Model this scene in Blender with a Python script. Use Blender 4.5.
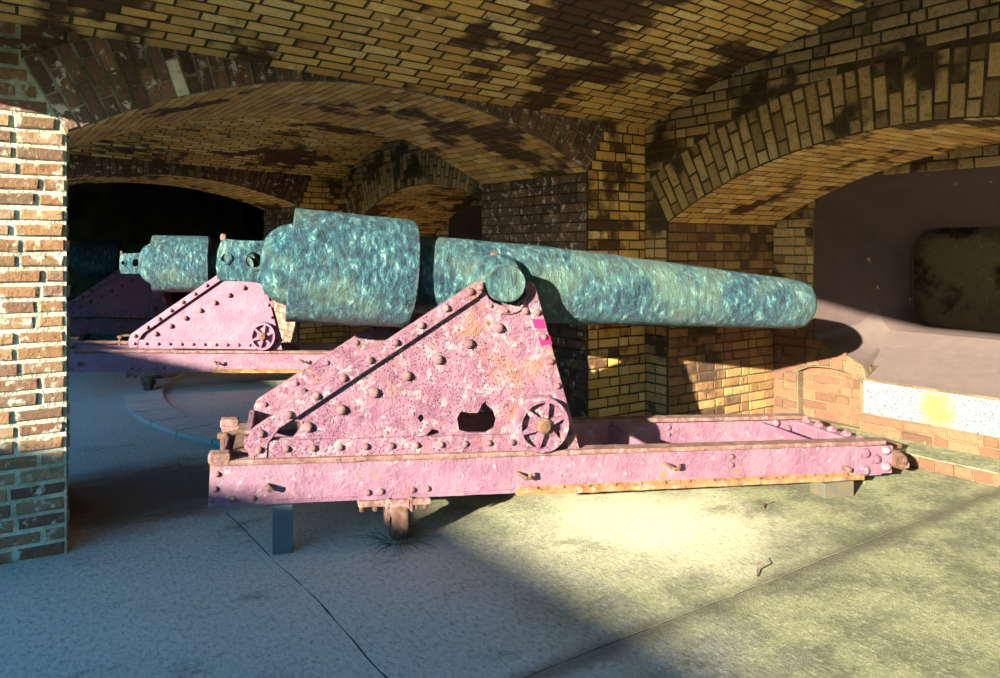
import bpy, bmesh, math, random
from mathutils import Vector, Matrix, noise
R = math.radians
random.seed(7)
scene = bpy.context.scene
for o in list(bpy.data.objects): bpy.data.objects.remove(o)
C = scene.collection

# ------------------------------------------------------------------ camera, sky, sun, exposure
CAM_LOC = Vector((-.427, -4.502, 1.57)); CAM_YAW = R(34.8); CAM_F = 770.0
cam = bpy.data.cameras.new('camera'); cam.sensor_width = 36; cam.lens = CAM_F/1000*36
cam.shift_y = -.092; cam.clip_start = .05
cob = bpy.data.objects.new('camera', cam); C.objects.link(cob)
cob.location = CAM_LOC; cob.rotation_euler = (R(90), 0, -CAM_YAW); scene.camera = cob

SUN_DIR = Vector((1.094, .42, -.305)).normalized()
world = bpy.data.worlds.new('sky'); scene.world = world; world.use_nodes = True
wn = world.node_tree.nodes; wl = world.node_tree.links; wn.clear()
sky = wn.new('ShaderNodeTexSky'); sky.sky_type = 'NISHITA'; sky.sun_disc = False
sky.sun_elevation = R(15); sky.sun_rotation = math.atan2(-SUN_DIR.x, -SUN_DIR.y); sky.air_density = 1.3; sky.dust_density = .3; sky.ozone_density = 3
bg = wn.new('ShaderNodeBackground'); bg.inputs[1].default_value = .255
wo = wn.new('ShaderNodeOutputWorld'); hs = wn.new('ShaderNodeHueSaturation'); hs.inputs['Saturation'].default_value = 1.8; wl.new(sky.outputs[0], hs.inputs['Color']); wl.new(hs.outputs[0], bg.inputs[0]); wl.new(bg.outputs[0], wo.inputs[0])
sl = bpy.data.lights.new('sun', 'SUN'); sl.energy = 9; sl.color = (1, .92, .72); sl.angle = R(.6)
so = bpy.data.objects.new('sun', sl); C.objects.link(so); so.location = (-20, -12, 12)
so.rotation_euler = SUN_DIR.to_track_quat('-Z', 'Y').to_euler()
vs = scene.view_settings; vs.view_transform = 'Standard'; vs.look = 'None'; vs.gamma = 1; vs.use_curve_mapping = False
vs.exposure = 1.8

# ------------------------------------------------------------------ materials
def srgb(r, g, b):
    f = lambda c: (c/255/12.92) if c/255 <= .04045 else ((c/255+.055)/1.055)**2.4
    return (f(r), f(g), f(b), 1)
def sr(*c): return srgb(*[v*.87 for v in c])
class NT:
    def __init__(s, name):
        s.m = bpy.data.materials.new(name); s.m.use_nodes = True; s.t = s.m.node_tree; s.n = s.t.nodes; s.b = s.n['Principled BSDF']
        s.pos = s.n.new('ShaderNodeNewGeometry').outputs['Position']
        s.oc = s.n.new('ShaderNodeTexCoord').outputs['Object']
    def link(s, a, b): s.t.links.new(a, b)
    def put(s, v, sock):
        if hasattr(v, 'node'): s.link(v, sock)
        else: sock.default_value = v
    def noise(s, scale, detail=4, rough=.6, vec=None, out='Fac', sc=None, dist=0):
        n = s.n.new('ShaderNodeTexNoise'); n.inputs['Scale'].default_value = scale; n.inputs['Detail'].default_value = detail; n.inputs['Roughness'].default_value = rough
        n.inputs['Distortion'].default_value = dist
        v = vec or s.pos
        if sc:
            mp = s.n.new('ShaderNodeMapping'); mp.inputs['Scale'].default_value = sc; s.link(v, mp.inputs[0]); v = mp.outputs[0]
        s.link(v, n.inputs['Vector']); return n.outputs[out]
    def voronoi(s, scale, vec=None, feature='F1'):
        n = s.n.new('ShaderNodeTexVoronoi'); n.inputs['Scale'].default_value = scale; n.feature = feature; s.link(vec or s.pos, n.inputs['Vector']); return n.outputs['Distance']
    def ramp(s, fac, stops):
        n = s.n.new('ShaderNodeValToRGB'); e = n.color_ramp.elements
        while len(e) < len(stops): e.new(.5)
        for el, (p, c) in zip(e, stops):
            el.position = p; el.color = c if len(c) == 4 else (*c, 1)
        s.link(fac, n.inputs[0]); return n.outputs[0]
    def step(s, fac, a, b):
        n = s.n.new('ShaderNodeMapRange'); n.interpolation_type = 'SMOOTHSTEP'; lo, hi = (a, b) if a < b else (b, a)
        n.inputs['From Min'].default_value = lo; n.inputs['From Max'].default_value = hi
        n.inputs['To Min'].default_value = 0 if a < b else 1; n.inputs['To Max'].default_value = 1 if a < b else 0
        s.link(fac, n.inputs['Value']); return n.outputs['Result']
    def mix(s, fac, a, b, mode='MIX'):
        n = s.n.new('ShaderNodeMix'); n.data_type = 'RGBA'; n.blend_type = mode
        s.put(fac, n.inputs[0]); s.put(a, n.inputs[6]); s.put(b, n.inputs[7]); return n.outputs[2]
    def math(s, op, a, b=0):
        n = s.n.new('ShaderNodeMath'); n.operation = op; s.put(a, n.inputs[0]); s.put(b, n.inputs[1]); return n.outputs[0]
    def bump(s, h, strength=.5, dist=.01, normal=None):
        n = s.n.new('ShaderNodeBump'); n.inputs['Strength'].default_value = strength; n.inputs['Distance'].default_value = dist
        s.link(h, n.inputs['Height'])
        if normal: s.link(normal, n.inputs['Normal'])
        s.link(n.outputs[0], s.b.inputs['Normal']); return n.outputs[0]
    def done(s, col, rough=.85, metal=0):
        s.put(col, s.b.inputs['Base Color']); s.put(rough, s.b.inputs['Roughness']); s.b.inputs['Metallic'].default_value = metal
        return s.m
W1 = (1, 1, 1, 1)
def brick_mat(name, pal, soot=(.55, .7), sootc=(38, 26, 18), sscale=.9, lime=(.66, .74), limec=(225, 215, 190), lscale=7, bump=.9, darkc=(84, 62, 40), k_=1):
    pal = [tuple(v*k_ for v in c) for c in pal]; limec = tuple(v*k_ for v in limec); darkc = tuple(v*k_ for v in darkc)
    t = NT(name)
    oi = t.n.new('ShaderNodeObjectInfo').outputs['Random']
    isl = t.n.new('ShaderNodeNewGeometry').outputs['Random Per Island']
    r = t.math('FRACT', t.math('ADD', oi, isl))
    k = len(pal)
    col = t.ramp(r, [((i+.5)/k, srgb(*c)) for i, c in enumerate(pal)])
    g = t.noise(60, 6, .8)
    r2 = t.math('FRACT', t.math('MULTIPLY', r, 17.3))
    col = t.mix(t.math('MULTIPLY', t.step(r2, .55, 1.0), .6), col, srgb(*darkc))
    col = t.mix(t.step(g, .46, .66), col, t.mix(.6, col, srgb(*darkc)))
    col = t.mix(t.step(t.noise(38, 5, .75), .6, .72), col, t.mix(.5, col, srgb(*limec)))
    col = t.mix(t.step(t.noise(17, 5, .75), .55, .68), col, t.mix(.55, col, srgb(*darkc)))
    col = t.mix(t.step(t.noise(lscale, 5, .65), *lime), col, srgb(*limec))
    s1 = t.math('ADD', t.math('ADD', t.math('MULTIPLY', t.noise(sscale, 3, .55), .8), t.math('MULTIPLY', t.noise(6, 4, .7), .2)), 0)
    s1 = t.step(t.math('ADD', s1, t.math('MULTIPLY', t.math('SUBTRACT', r2, .5), .10)), soot[0]-.01, soot[1]+.03)
    col = t.mix(s1, col, srgb(*sootc))
    t.bump(t.math('ADD', g, t.math('MULTIPLY', t.noise(18, 4, .7), 1.4)), bump, .014)
    return t.done(col, .92)
M = {}
M['brick_pier'] = brick_mat('brick_pier', [(154, 110, 70), (174, 130, 84), (124, 82, 60), (160, 116, 84), (180, 144, 102), (130, 92, 78), (162, 114, 70), (172, 138, 106)], soot=(.9, .95), lime=(.55, .64), limec=(206, 200, 178), lscale=12, bump=1, darkc=(84, 58, 44), k_=.84)
M['brick_ochre'] = brick_mat('brick_ochre', [(244, 196, 104), (252, 214, 132), (226, 172, 90), (248, 206, 116), (214, 158, 84), (254, 222, 148)], soot=(.525, .56), sootc=(92, 60, 36), sscale=1.25, lime=(.62, .70), limec=(248, 232, 186), darkc=(192, 140, 74))
M['brick_olive'] = brick_mat('brick_olive', [(192, 162, 112), (208, 182, 134), (166, 136, 94), (200, 170, 122), (182, 152, 108)], soot=(.53, .6), sootc=(64, 50, 36), sscale=2.4, lime=(.68, .76), limec=(190, 180, 130))
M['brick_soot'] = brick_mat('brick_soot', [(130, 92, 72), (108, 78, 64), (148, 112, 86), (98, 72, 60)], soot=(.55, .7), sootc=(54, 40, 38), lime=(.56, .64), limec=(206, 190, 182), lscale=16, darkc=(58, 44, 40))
M['brick_red'] = brick_mat('brick_red', [(138, 88, 62), (124, 76, 56), (150, 106, 74), (116, 74, 58), (142, 96, 68)], soot=(.6, .72), sootc=(70, 48, 30), lime=(.64, .72), limec=(176, 152, 112), darkc=(84, 58, 40), k_=.86)
M['brick_brown'] = brick_mat('brick_brown', [(164, 124, 74), (146, 104, 64), (178, 140, 86), (130, 88, 60), (156, 112, 72)], soot=(.52, .62), sootc=(70, 48, 30), sscale=1.8, lime=(.63, .72), limec=(206, 184, 128), darkc=(96, 68, 42))
def mortar(name, a, b, c=None):
    t = NT(name); col = t.mix(t.step(t.noise(5, 5), .4, .62), srgb(*a), srgb(*b))
    if c: col = t.mix(t.step(t.noise(1.2, 4), .5, .62), col, srgb(*c))
    col = t.mix(t.math('MULTIPLY', t.step(t.noise(40, 6, .8), .52, .64), .5), col, srgb(*[v*.55 for v in b]))
    t.bump(t.math('ADD', t.noise(60, 5), t.noise(20, 5, .75)), 1, .02); return t.done(col, .95)
M['mortar_white'] = mortar('mortar_white', (180, 182, 160), (140, 146, 126))
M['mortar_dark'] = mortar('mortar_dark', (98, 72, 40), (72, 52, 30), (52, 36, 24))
M['mortar_pale'] = mortar('mortar_pale', (106, 90, 64), (82, 66, 44))
M['mortar_grey'] = mortar('mortar_grey', (150, 140, 124), (104, 88, 66))
M['mortar_olive'] = mortar('mortar_olive', (92, 76, 48), (66, 54, 34))
M['limewash_bounce'] = mortar('limewash_bounce', (236, 230, 212), (222, 214, 190))  # lime white brick colour; also coats unseen surfaces to bounce light onto the vaults
def floor_mat():
    t = NT('worn_concrete')
    sx = t.n.new('ShaderNodeSeparateXYZ'); t.link(t.pos, sx.inputs[0])
    base = t.mix(t.noise(.9, 4), srgb(160, 162, 156), srgb(196, 194, 178))
    olive = t.mix(t.step(t.noise(2.6, 6, .7), .38, .62), srgb(92, 94, 66), srgb(138, 138, 100))
    w = t.math('ADD', sx.outputs[0], t.math('MULTIPLY', t.noise(1.3, 5, .65), 1.6))
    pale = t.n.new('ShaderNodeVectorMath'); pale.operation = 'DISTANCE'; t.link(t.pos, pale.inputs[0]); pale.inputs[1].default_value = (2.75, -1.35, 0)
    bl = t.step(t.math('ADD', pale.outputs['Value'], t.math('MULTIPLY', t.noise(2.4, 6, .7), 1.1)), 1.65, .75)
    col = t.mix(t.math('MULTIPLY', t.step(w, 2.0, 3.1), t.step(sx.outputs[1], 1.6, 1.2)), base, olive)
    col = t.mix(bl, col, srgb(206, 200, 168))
    col = t.mix(t.step(t.noise(1.7, 5, .7, sc=(1, 1.5, 1)), .56, .72), col, t.mix(.6, col, srgb(74, 70, 54)))
    gr = t.noise(52, 6, .82, sc=(1, .5, 1))
    col = t.mix(t.math('MULTIPLY', t.step(gr, .5, .36), .7), col, t.mix(.8, col, srgb(44, 46, 42)))
    col = t.mix(t.math('MULTIPLY', t.step(gr, .52, .66), .5), col, t.mix(.6, col, srgb(236, 232, 214)))
    tr = t.math('ADD', t.math('ABSOLUTE', t.math('ADD', sx.outputs[1], 2.27)), t.math('MULTIPLY', t.noise(3, 5, .7), .16))
    col = t.mix(t.math('MULTIPLY', t.step(tr, .20, .07), .75), col, srgb(62, 58, 42))
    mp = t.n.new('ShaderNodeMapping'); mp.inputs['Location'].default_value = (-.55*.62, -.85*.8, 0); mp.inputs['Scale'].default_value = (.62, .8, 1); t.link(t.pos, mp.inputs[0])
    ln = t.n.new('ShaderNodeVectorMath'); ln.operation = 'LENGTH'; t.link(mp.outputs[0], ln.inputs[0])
    shade_dirt = t.step(t.math('ADD', ln.outputs['Value'], t.math('MULTIPLY', t.noise(3, 5, .7, sc=(.6, 1.6, 1)), .55)), 1.0, .55)
    col = t.mix(t.math('MULTIPLY', shade_dirt, .9), col, srgb(44, 36, 30))  # darkens the arch floor: pier shade painted in, along with a soot stain
    h = t.math('ADD', t.noise(95, 6, .8), t.math('MULTIPLY', t.noise(34, 5, .7, sc=(1, .3, 1)), .8))
    col = t.mix(t.math('MULTIPLY', t.step(t.noise(140, 4, .8), .58, .66), .6), col, srgb(48, 46, 40))
    t.bump(h, 1, .018); return t.done(col, .8)
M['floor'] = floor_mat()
def ground_mat():
    t = NT('parade_ground'); return t.done(t.mix(t.noise(2), srgb(150, 140, 112), srgb(120, 122, 84)), .95)
M['ground'] = ground_mat()
def pink_mat():
    t = NT('flaking_pink_paint')
    col = t.mix(t.step(t.noise(8, 6, .75), .38, .6), sr(126, 76, 100), sr(150, 104, 124))
    col = t.mix(t.step(t.noise(15, 6, .8), .52, .6), col, sr(174, 146, 150))
    n2 = t.noise(3.6, 6, .75, dist=.5)
    col = t.mix(t.math('MULTIPLY', t.math('MULTIPLY', t.step(n2, .53, .63), t.step(t.noise(13, 5, .8), .4, .56)), .85), col, sr(146, 100, 74))
    col = t.mix(t.step(t.noise(9, 6, .8), .64, .68), col, sr(206, 190, 186))
    col = t.mix(t.step(t.noise(22, 6, .8), .58, .64), col, sr(96, 56, 54))
    sp = t.math('MULTIPLY', t.step(t.voronoi(62), .29, .2), t.step(t.noise(2.3, 4), .42, .54))
    col = t.mix(sp, col, sr(66, 32, 50))
    h = t.math('ADD', t.math('MULTIPLY', t.noise(22, 6, .8), 1.5), t.math('MULTIPLY', t.step(t.voronoi(62), .14, .3), .5))
    t.bump(h, 1, .022); return t.done(col, .62)
M['pink'] = pink_mat()
def rail_mat():
    t = NT('pink_rail_paint')
    col = t.mix(t.step(t.noise(5, 6, .7), .4, .62), sr(126, 82, 104), sr(142, 102, 120))
    col = t.mix(t.step(t.noise(13, 6, .75), .57, .67), col, sr(156, 124, 134))
    col = t.mix(t.step(t.noise(6, 6, .7), .61, .69), col, sr(150, 104, 72))
    col = t.mix(t.step(t.noise(26, 6, .75), .62, .69), col, sr(84, 46, 52))
    col = t.mix(t.step(t.noise(18, 6, .8), .58, .66), col, sr(170, 146, 152))
    t.bump(t.noise(24, 6, .8), 1, .02); return t.done(col, .62)
M['rail'] = rail_mat()
def rust_mat(name, a, b, c):
    t = NT(name)
    col = t.mix(t.step(t.noise(10, 6, .75), .36, .64), sr(*a), sr(*b))
    col = t.mix(t.step(t.noise(14, 6, .75), .5, .62), col, sr(*c))
    col = t.mix(t.step(t.noise(30, 6, .75), .58, .67), col, sr(62, 38, 32))
    t.bump(t.noise(45, 6, .75), 1, .016); return t.done(col, .85)
M['rust'] = rust_mat('orange_rust', (72, 46, 34), (118, 80, 54), (128, 98, 88))
M['rivet'] = rust_mat('worn_rivet_iron', (104, 64, 70), (132, 92, 96), (140, 108, 100))
M['flange'] = rust_mat('rust_worn_pink_paint', (106, 68, 62), (140, 104, 92), (152, 120, 118))
M['lowflange'] = rust_mat('ochre_rust', (124, 82, 42), (160, 118, 72), (160, 132, 112))
def teal_mat():
    t = NT('verdigris_iron')
    a = t.noise(20, 6, .76, vec=t.oc, sc=(1.4, .8, .6), dist=.25)
    col = t.ramp(a, [(.36, sr(4, 24, 36)), (.47, sr(14, 60, 78)), (.56, sr(44, 102, 112)), (.66, sr(150, 184, 170))])
    col = t.mix(t.step(t.noise(2.6, 4, .6, vec=t.oc), .45, .7), col, t.mix(.55, col, sr(104, 128, 104)))
    col = t.mix(t.step(t.noise(12, 5, .7, vec=t.oc), .68, .76), col, sr(108, 82, 62))
    col = t.mix(t.step(t.voronoi(60, t.oc), .2, .1), col, sr(10, 22, 24))
    h = t.math('ADD', t.math('MULTIPLY', a, 1.6), t.math('MULTIPLY', t.noise(85, 5, .7, vec=t.oc), .7))
    t.bump(h, 1, .024); return t.done(col, t.ramp(a, [(.3, (.35,)*3), (.7, (.6,)*3)]), 0)
M['teal'] = teal_mat()
def simple(name, a, b, scale=20, rough=.8, bump=.3, metal=0):
    t = NT(name); n = t.noise(scale, 5, .65); t.bump(n, bump, .01); return t.done(t.mix(n, sr(*a), sr(*b)), rough, metal)
M['joint'] = simple('dark_joint_dirt', (58, 52, 44), (84, 76, 64), 20)
def clean_mat():
    t = NT('even_pink_paint'); col = t.mix(t.step(t.noise(6, 6, .75), .38, .62), sr(138, 88, 112), sr(152, 106, 126))
    col = t.mix(t.step(t.noise(20, 6, .8), .62, .68), col, sr(100, 58, 62))
    t.bump(t.noise(24, 6, .8), .8, .016); return t.done(col, .62)
M['pink_clean'] = clean_mat()
M['ring_stone'] = simple('pale_ring_stone', (150, 150, 144), (206, 204, 194), 9, .8, .5)
M['tape'] = simple('magenta_tape', (190, 6, 78), (206, 14, 92), 20, .6, .1)
M['post'] = simple('dark_steel', (52, 60, 66), (84, 92, 96), 30, .6)
M['block'] = simple('painted_block', (34, 70, 74), (112, 84, 44), 16, .8)
M['plaster'] = simple('brown_plaster', (70, 56, 54), (92, 76, 72), 5, .85, .35)
def plaster_mat():
    t = NT('peeling_brown_plaster'); n = t.noise(5, 5, .65)
    col = t.mix(n, srgb(64, 50, 48), srgb(86, 70, 66))
    col = t.mix(t.step(t.noise(7, 6, .7), .665, .69), col, srgb(170, 158, 128))
    t.bump(t.noise(9, 5), .5, .015); return t.done(col, .85)
M['plaster'] = plaster_mat()
M['sill'] = simple('mauve_sill_stone', (86, 72, 70), (112, 95, 90), 9, .8, .4)
M['rubble'] = brick_mat('rubble_grey', [(96, 82, 60), (108, 94, 68), (80, 70, 52)], soot=(.46, .6), sscale=3, bump=1)
M['twig'] = simple('dry_twig', (70, 52, 36), (110, 86, 58), 40)
def granite():
    t = NT('white_granite')
    col = t.mix(t.step(t.noise(120, 3, .6), .48, .56), sr(126, 132, 132), sr(66, 80, 88))
    d = t.n.new('ShaderNodeVectorMath'); d.operation = 'DISTANCE'; t.link(t.pos, d.inputs[0]); d.inputs[1].default_value = (5.5, -1.66, .36)
    st = t.step(t.math('ADD', d.outputs['Value'], t.math('MULTIPLY', t.noise(14, 4), .16)), .27, .14)
    col = t.mix(t.math('MULTIPLY', st, .8), col, sr(128, 100, 30))
    t.bump(t.noise(90, 4), .4, .008); return t.done(col, .8)
M['granite'] = granite()

# ------------------------------------------------------------------ mesh helpers
def obj(name, bm, mat=None, parent=None, smooth=False, M4=None):
    if isinstance(bm, bmesh.types.BMesh):
        if M4 is not None: bm.transform(M4)
        bmesh.ops.recalc_face_normals(bm, faces=bm.faces)
        me = bpy.data.meshes.new(name); bm.to_mesh(me); bm.free()
        if mat: me.materials.append(M[mat])
        if smooth:
            for p in me.polygons: p.use_smooth = True
            if smooth != 'all': me.set_sharp_from_angle(angle=R(38))
    else: me = bm
    o = bpy.data.objects.new(name, me); C.objects.link(o)
    if parent: o.parent = parent
    return o
def tag(o, label, cat, group=None, kind=None):
    o['label'] = label; o['category'] = cat
    if group: o['group'] = group
    if kind: o['kind'] = kind
    return o
def thing(name, label, cat, loc, rz=0, group=None):
    o = bpy.data.objects.new(name, None); C.objects.link(o); o.location = loc; o.rotation_euler = (0, 0, rz)
    o.empty_display_size = .2
    return tag(o, label, cat, group)
def box(x0, x1, y0, y1, z0, z1, bev=0, bm=None):
    b = bmesh.new()
    bmesh.ops.create_cube(b, size=1, matrix=Matrix.Translation(((x0+x1)/2, (y0+y1)/2, (z0+z1)/2)) @ Matrix.Diagonal((abs(x1-x0), abs(y1-y0), abs(z1-z0), 1)))
    if bev: bmesh.ops.bevel(b, geom=b.edges[:], offset=bev, segments=2, affect='EDGES', profile=.6)
    if bm is None: return b
    join(bm, b); return bm
def join(a, b):
    me = bpy.data.meshes.new('tmp'); b.to_mesh(me); b.free(); a.from_mesh(me); bpy.data.meshes.remove(me); return a
def plate(poly, holes, f0, f1, bev=0):
    """poly / holes: 2-D loops; f0 and f1 map (u, v) to the two faces."""
    b = bmesh.new(); fr = []
    for loop in [poly]+list(holes):
        vs_ = [b.verts.new(f0(*p)) for p in loop]
        for i in range(len(vs_)): b.edges.new((vs_[i], vs_[(i+1) % len(vs_)]))
    uv = {}
    i = 0; b.verts.ensure_lookup_table()
    for loop in [poly]+list(holes):
        for p in loop: uv[b.verts[i]] = p; i += 1
    bmesh.ops.triangle_fill(b, edges=b.edges[:], use_beauty=True, use_dissolve=False)
    base = b.faces[:]; vm = {}
    edges = [e for e in b.edges if len(e.link_faces) == 1]
    for v in list(uv): vm[v] = b.verts.new(f1(*uv[v]))
    for f in base: b.faces.new([vm[v] for v in reversed(f.verts)])
    for e in edges:
        p, q = e.verts; b.faces.new((p, q, vm[q], vm[p]))
    bmesh.ops.recalc_face_normals(b, faces=b.faces)
    if bev:
        es = [e for e in b.edges if len(e.link_faces) == 2 and e.calc_face_angle(0) > .6]
        bmesh.ops.bevel(b, geom=es, offset=bev, segments=1, affect='EDGES')
    return b
def lathe(prof, n=48, axis='x', jit=0, cap=True, sd=0):
    b = bmesh.new(); rings = []
    for (x, r) in prof:
        ring = []
        for i in range(n):
            a = 2*math.pi*i/n; rr = r
            if jit and r > .02:
                p = Vector((x*6, math.cos(a)*r*9+sd, math.sin(a)*r*9)); rr = r+jit*(noise.noise(p)+.6*noise.noise(p*3.1))
            y, z = rr*math.cos(a), rr*math.sin(a)
            ring.append(b.verts.new((x, y, z) if axis == 'x' else ((y, x, z) if axis == 'y' else (y, z, x))))
        rings.append(ring)
    for A, B in zip(rings, rings[1:]):
        for i in range(n): b.faces.new((A[i], A[(i+1) % n], B[(i+1) % n], B[i]))
    if cap:
        b.faces.new(rings[0]); b.faces.new(rings[-1])
    return b
def tube(pts, r, n=8):
    b = bmesh.new(); rings = []
    pts = [Vector(p) for p in pts]
    for i, p in enumerate(pts):
        d = (pts[min(i+1, len(pts)-1)]-pts[max(i-1, 0)]).normalized()
        u = d.orthogonal().normalized(); w = d.cross(u)
        if rings: # keep the frame steady
            u = (pu - d*pu.dot(d)).normalized(); w = d.cross(u)
        pu = u
        rr = r[i] if isinstance(r, (list, tuple)) else r
        rings.append([b.verts.new(p+(u*math.cos(2*math.pi*k/n)+w*math.sin(2*math.pi*k/n))*rr) for k in range(n)])
    for A, B in zip(rings, rings[1:]):
        for i in range(n): b.faces.new((A[i], A[(i+1) % n], B[(i+1) % n], B[i]))
    b.faces.new(rings[0]); b.faces.new(rings[-1]); return b

# ------------------------------------------------------------------ masonry: bricks with edges and depth
FWD = Vector((math.sin(CAM_YAW), math.cos(CAM_YAW), 0)); RGT = Vector((math.cos(CAM_YAW), -math.sin(CAM_YAW), 0))
def pix(P):
    v = P-CAM_LOC; z = v.dot(FWD)
    if z < .2: return None
    return 500+CAM_F*v.dot(RGT)/z, 247-CAM_F*v.z/z, z
VAR = []
def variants():
    rnd = random.Random(3)
    for k in range(8):
        j = lambda s: rnd.uniform(-s, s)
        vv = [(sx*.5, sy*.5, 0) for sx, sy in ((-1, -1), (1, -1), (1, 1), (-1, 1))]
        vv += [(sx*(.5+j(.012)), sy*(.5+j(.05)), .62+j(.1)) for sx, sy in ((-1, -1), (1, -1), (1, 1), (-1, 1))]
        vv += [(sx*(.46+j(.03)), sy*(.41+j(.06)), 1+j(.12)) for sx, sy in ((-1, -1), (1, -1), (1, 1), (-1, 1))]
        ff = []
        for o in (0, 4):
            for i in range(4): ff.append((o+i, o+(i+1) % 4, o+4+(i+1) % 4, o+4+i))
        ff.append((8, 9, 10, 11)); VAR.append((vv, ff))
variants()
MESHES = {}
def vmesh(k, mat):
    if (k, mat) not in MESHES:
        me = bpy.data.meshes.new('brick'); me.from_pydata(VAR[k][0], [], VAR[k][1]); me.materials.append(M[mat]); MESHES[(k, mat)] = me
    return MESHES[(k, mat)]
def rows(pred, u0, u1, v0, v1, surf, ch=.078, bl=.222, joint=.012, proud=.014, bond='flemish', jit=1.0):
    """Lay courses over a (u, v) surface; surf(u, v) -> (point, tangent u, tangent v, normal)."""
    out = []; n = int(round((v1-v0)/ch)); ch = (v1-v0)/max(n, 1)
    rnd = random.Random(int(abs(u0*100+v1*1000))+n)
    for r in range(n):
        vm = v0+(r+.5)*ch; spans = []; st = None; N = max(2, int((u1-u0)/.02))
        for i in range(N+1):
            u = u0+(u1-u0)*i/N; ok = pred is None or (pred(u, vm))
            if ok and st is None: st = u
            if (not ok or i == N) and st is not None:
                e = u if ok else u0+(u1-u0)*(i-1)/N
                if e-st > .05: spans.append((st, e))
                st = None
        for a, e in spans:
            if bond == 'flemish': pat = [bl, bl*.5] if r % 2 else [bl*.5, bl]
            elif bond == 'stretch': pat = [bl]
            else: pat = [bl*.5]
            u = a; k = rnd.randint(0, 1)*(len(pat)-1)
            first = True
            while e-u > .03:
                L = pat[k % len(pat)]*rnd.uniform(.94, 1.06); k += 1
                if first and bond != 'flemish' and r % 2: L *= .5
                first = False
                if e-(u+L) < .06: L = e-u
                c = u+L/2; p, tu, tv, nn = surf(c, vm)
                d = proud*rnd.uniform(.6, 1.25)
                w = rnd.uniform(-.012, .012)*jit
                t1 = (tu+tv*w).normalized(); t2 = (tv-tu*w).normalized()
                out.append((p-nn*.004, t1*max(L-joint*rnd.uniform(.7, 1.3), .02), t2*(ch-joint*rnd.uniform(.7, 1.25)), nn*(d+.004)))
                u += L
    return out
def lay(parent, items, mat, singles=300, minpx=9, name='brick', stuffname='brick_bond'):
    """The largest in the picture become bricks of their own, the rest one joined part."""
    sc = []
    for i, (p, a, b, n) in enumerate(items):
        q = pix(p); s = 0
        if q and -20 < q[0] < 1020 and -20 < q[1] < 700:
            f = (CAM_LOC-p).normalized().dot(n.normalized())
            if f > .02:
                A = pix(p-a/2); B = pix(p+a/2); D = pix(p-b/2); E_ = pix(p+b/2)
                if A and B and D and E_:
                    la = math.hypot(A[0]-B[0], A[1]-B[1]); lb = math.hypot(D[0]-E_[0], D[1]-E_[1])
                    if max(la, lb) >= minpx: s = math.sqrt(abs((B[0]-A[0])*(E_[1]-D[1])-(B[1]-A[1])*(E_[0]-D[0])))+.01
        sc.append(s)
    order = sorted(range(len(items)), key=lambda i: -sc[i])
    one = {i for i in order[:singles] if sc[i] > 0}
    vv, ff = [], []
    for i, (p, a, b, n) in enumerate(items):
        k = (i*5+int(abs(p.x*37+p.z*91))) % 8
        if i in one:
            o = bpy.data.objects.new(name, vmesh(k, mat)); C.objects.link(o); o.parent = parent
            m = Matrix.Identity(4)
            for c, v in enumerate((a, b, n, p)):
                for r_ in range(3): m[r_][c] = v[r_]
            o.matrix_local = m
        else:
            base = len(vv); V, F = VAR[k]
            vv += [p+a*x+b*y+n*z for x, y, z in V]; ff += [tuple(base+q for q in f) for f in F]
    if vv:
        me = bpy.data.meshes.new(stuffname); me.from_pydata(vv, [], ff); me.materials.append(M[mat])
        o = bpy.data.objects.new(stuffname, me); C.objects.link(o); o.parent = parent; o['kind'] = 'stuff'
    return len(one), len(vv)//12
def struct(name, bm, mat, label, cat, smooth=False):
    return tag(obj(name, bm, mat, smooth=smooth), label, cat, kind='structure')
def V(x, y, z): return Vector((x, y, z))
def arc(cu, cv, r, a0, a1, n):
    return [(cu+r*math.sin(a0+(a1-a0)*i/n), cv+r*math.cos(a0+(a1-a0)*i/n)) for i in range(n+1)]

# ------------------------------------------------------------------ the casemate's dimensions (metres, floor at z = 0)
PT = 1.47                                   # thickness of the partition walls
XS = 4.15; XB = 5.5                         # scarp wall face, back of the embrasure recess
ROOF = 3.95
def zspring(x): return 2.67-.033*x
# ---- floor
fl = struct('floor', box(-1.0, 8, -8.4, 12, -.3, -.004), 'joint', 'worn concrete casemate floor in large slabs', 'floor')
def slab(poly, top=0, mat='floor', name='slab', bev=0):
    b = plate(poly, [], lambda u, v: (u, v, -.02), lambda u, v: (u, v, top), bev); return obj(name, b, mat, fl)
def rect(x0, x1, y0, y1, g=.0045):
    out = []
    for (ax, ay), (bx, by) in (((x0+g, y0+g), (x1-g, y0+g)), ((x1-g, y0+g), (x1-g, y1-g)), ((x1-g, y1-g), (x0+g, y1-g)), ((x0+g, y1-g), (x0+g, y0+g))):
        n = max(1, int(math.hypot(bx-ax, by-ay)/.07))
        for i in range(n):
            x, y = ax+(bx-ax)*i/n, ay+(by-ay)*i/n
            w = (.022*noise.noise(V(x*1.3, y*1.3, 3)) + .006*noise.noise(V(x*9, y*9, x0+y1))) if 0 < i < n else 0
            out.append((x+(w if ax == bx else 0), y+(w if ay == by else 0)))
    return out
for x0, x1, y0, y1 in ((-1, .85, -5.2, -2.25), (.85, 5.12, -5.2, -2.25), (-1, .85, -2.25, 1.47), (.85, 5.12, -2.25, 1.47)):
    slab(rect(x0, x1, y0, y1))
RC = (5.0, 3.45)
for x0, x1 in ((-1, .85), (.85, 5.12)): slab(rect(x0, x1, -7.9, -5.2), mat='limewash_bounce')  # unseen near slabs made pale to reflect sun up at the vault
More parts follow.
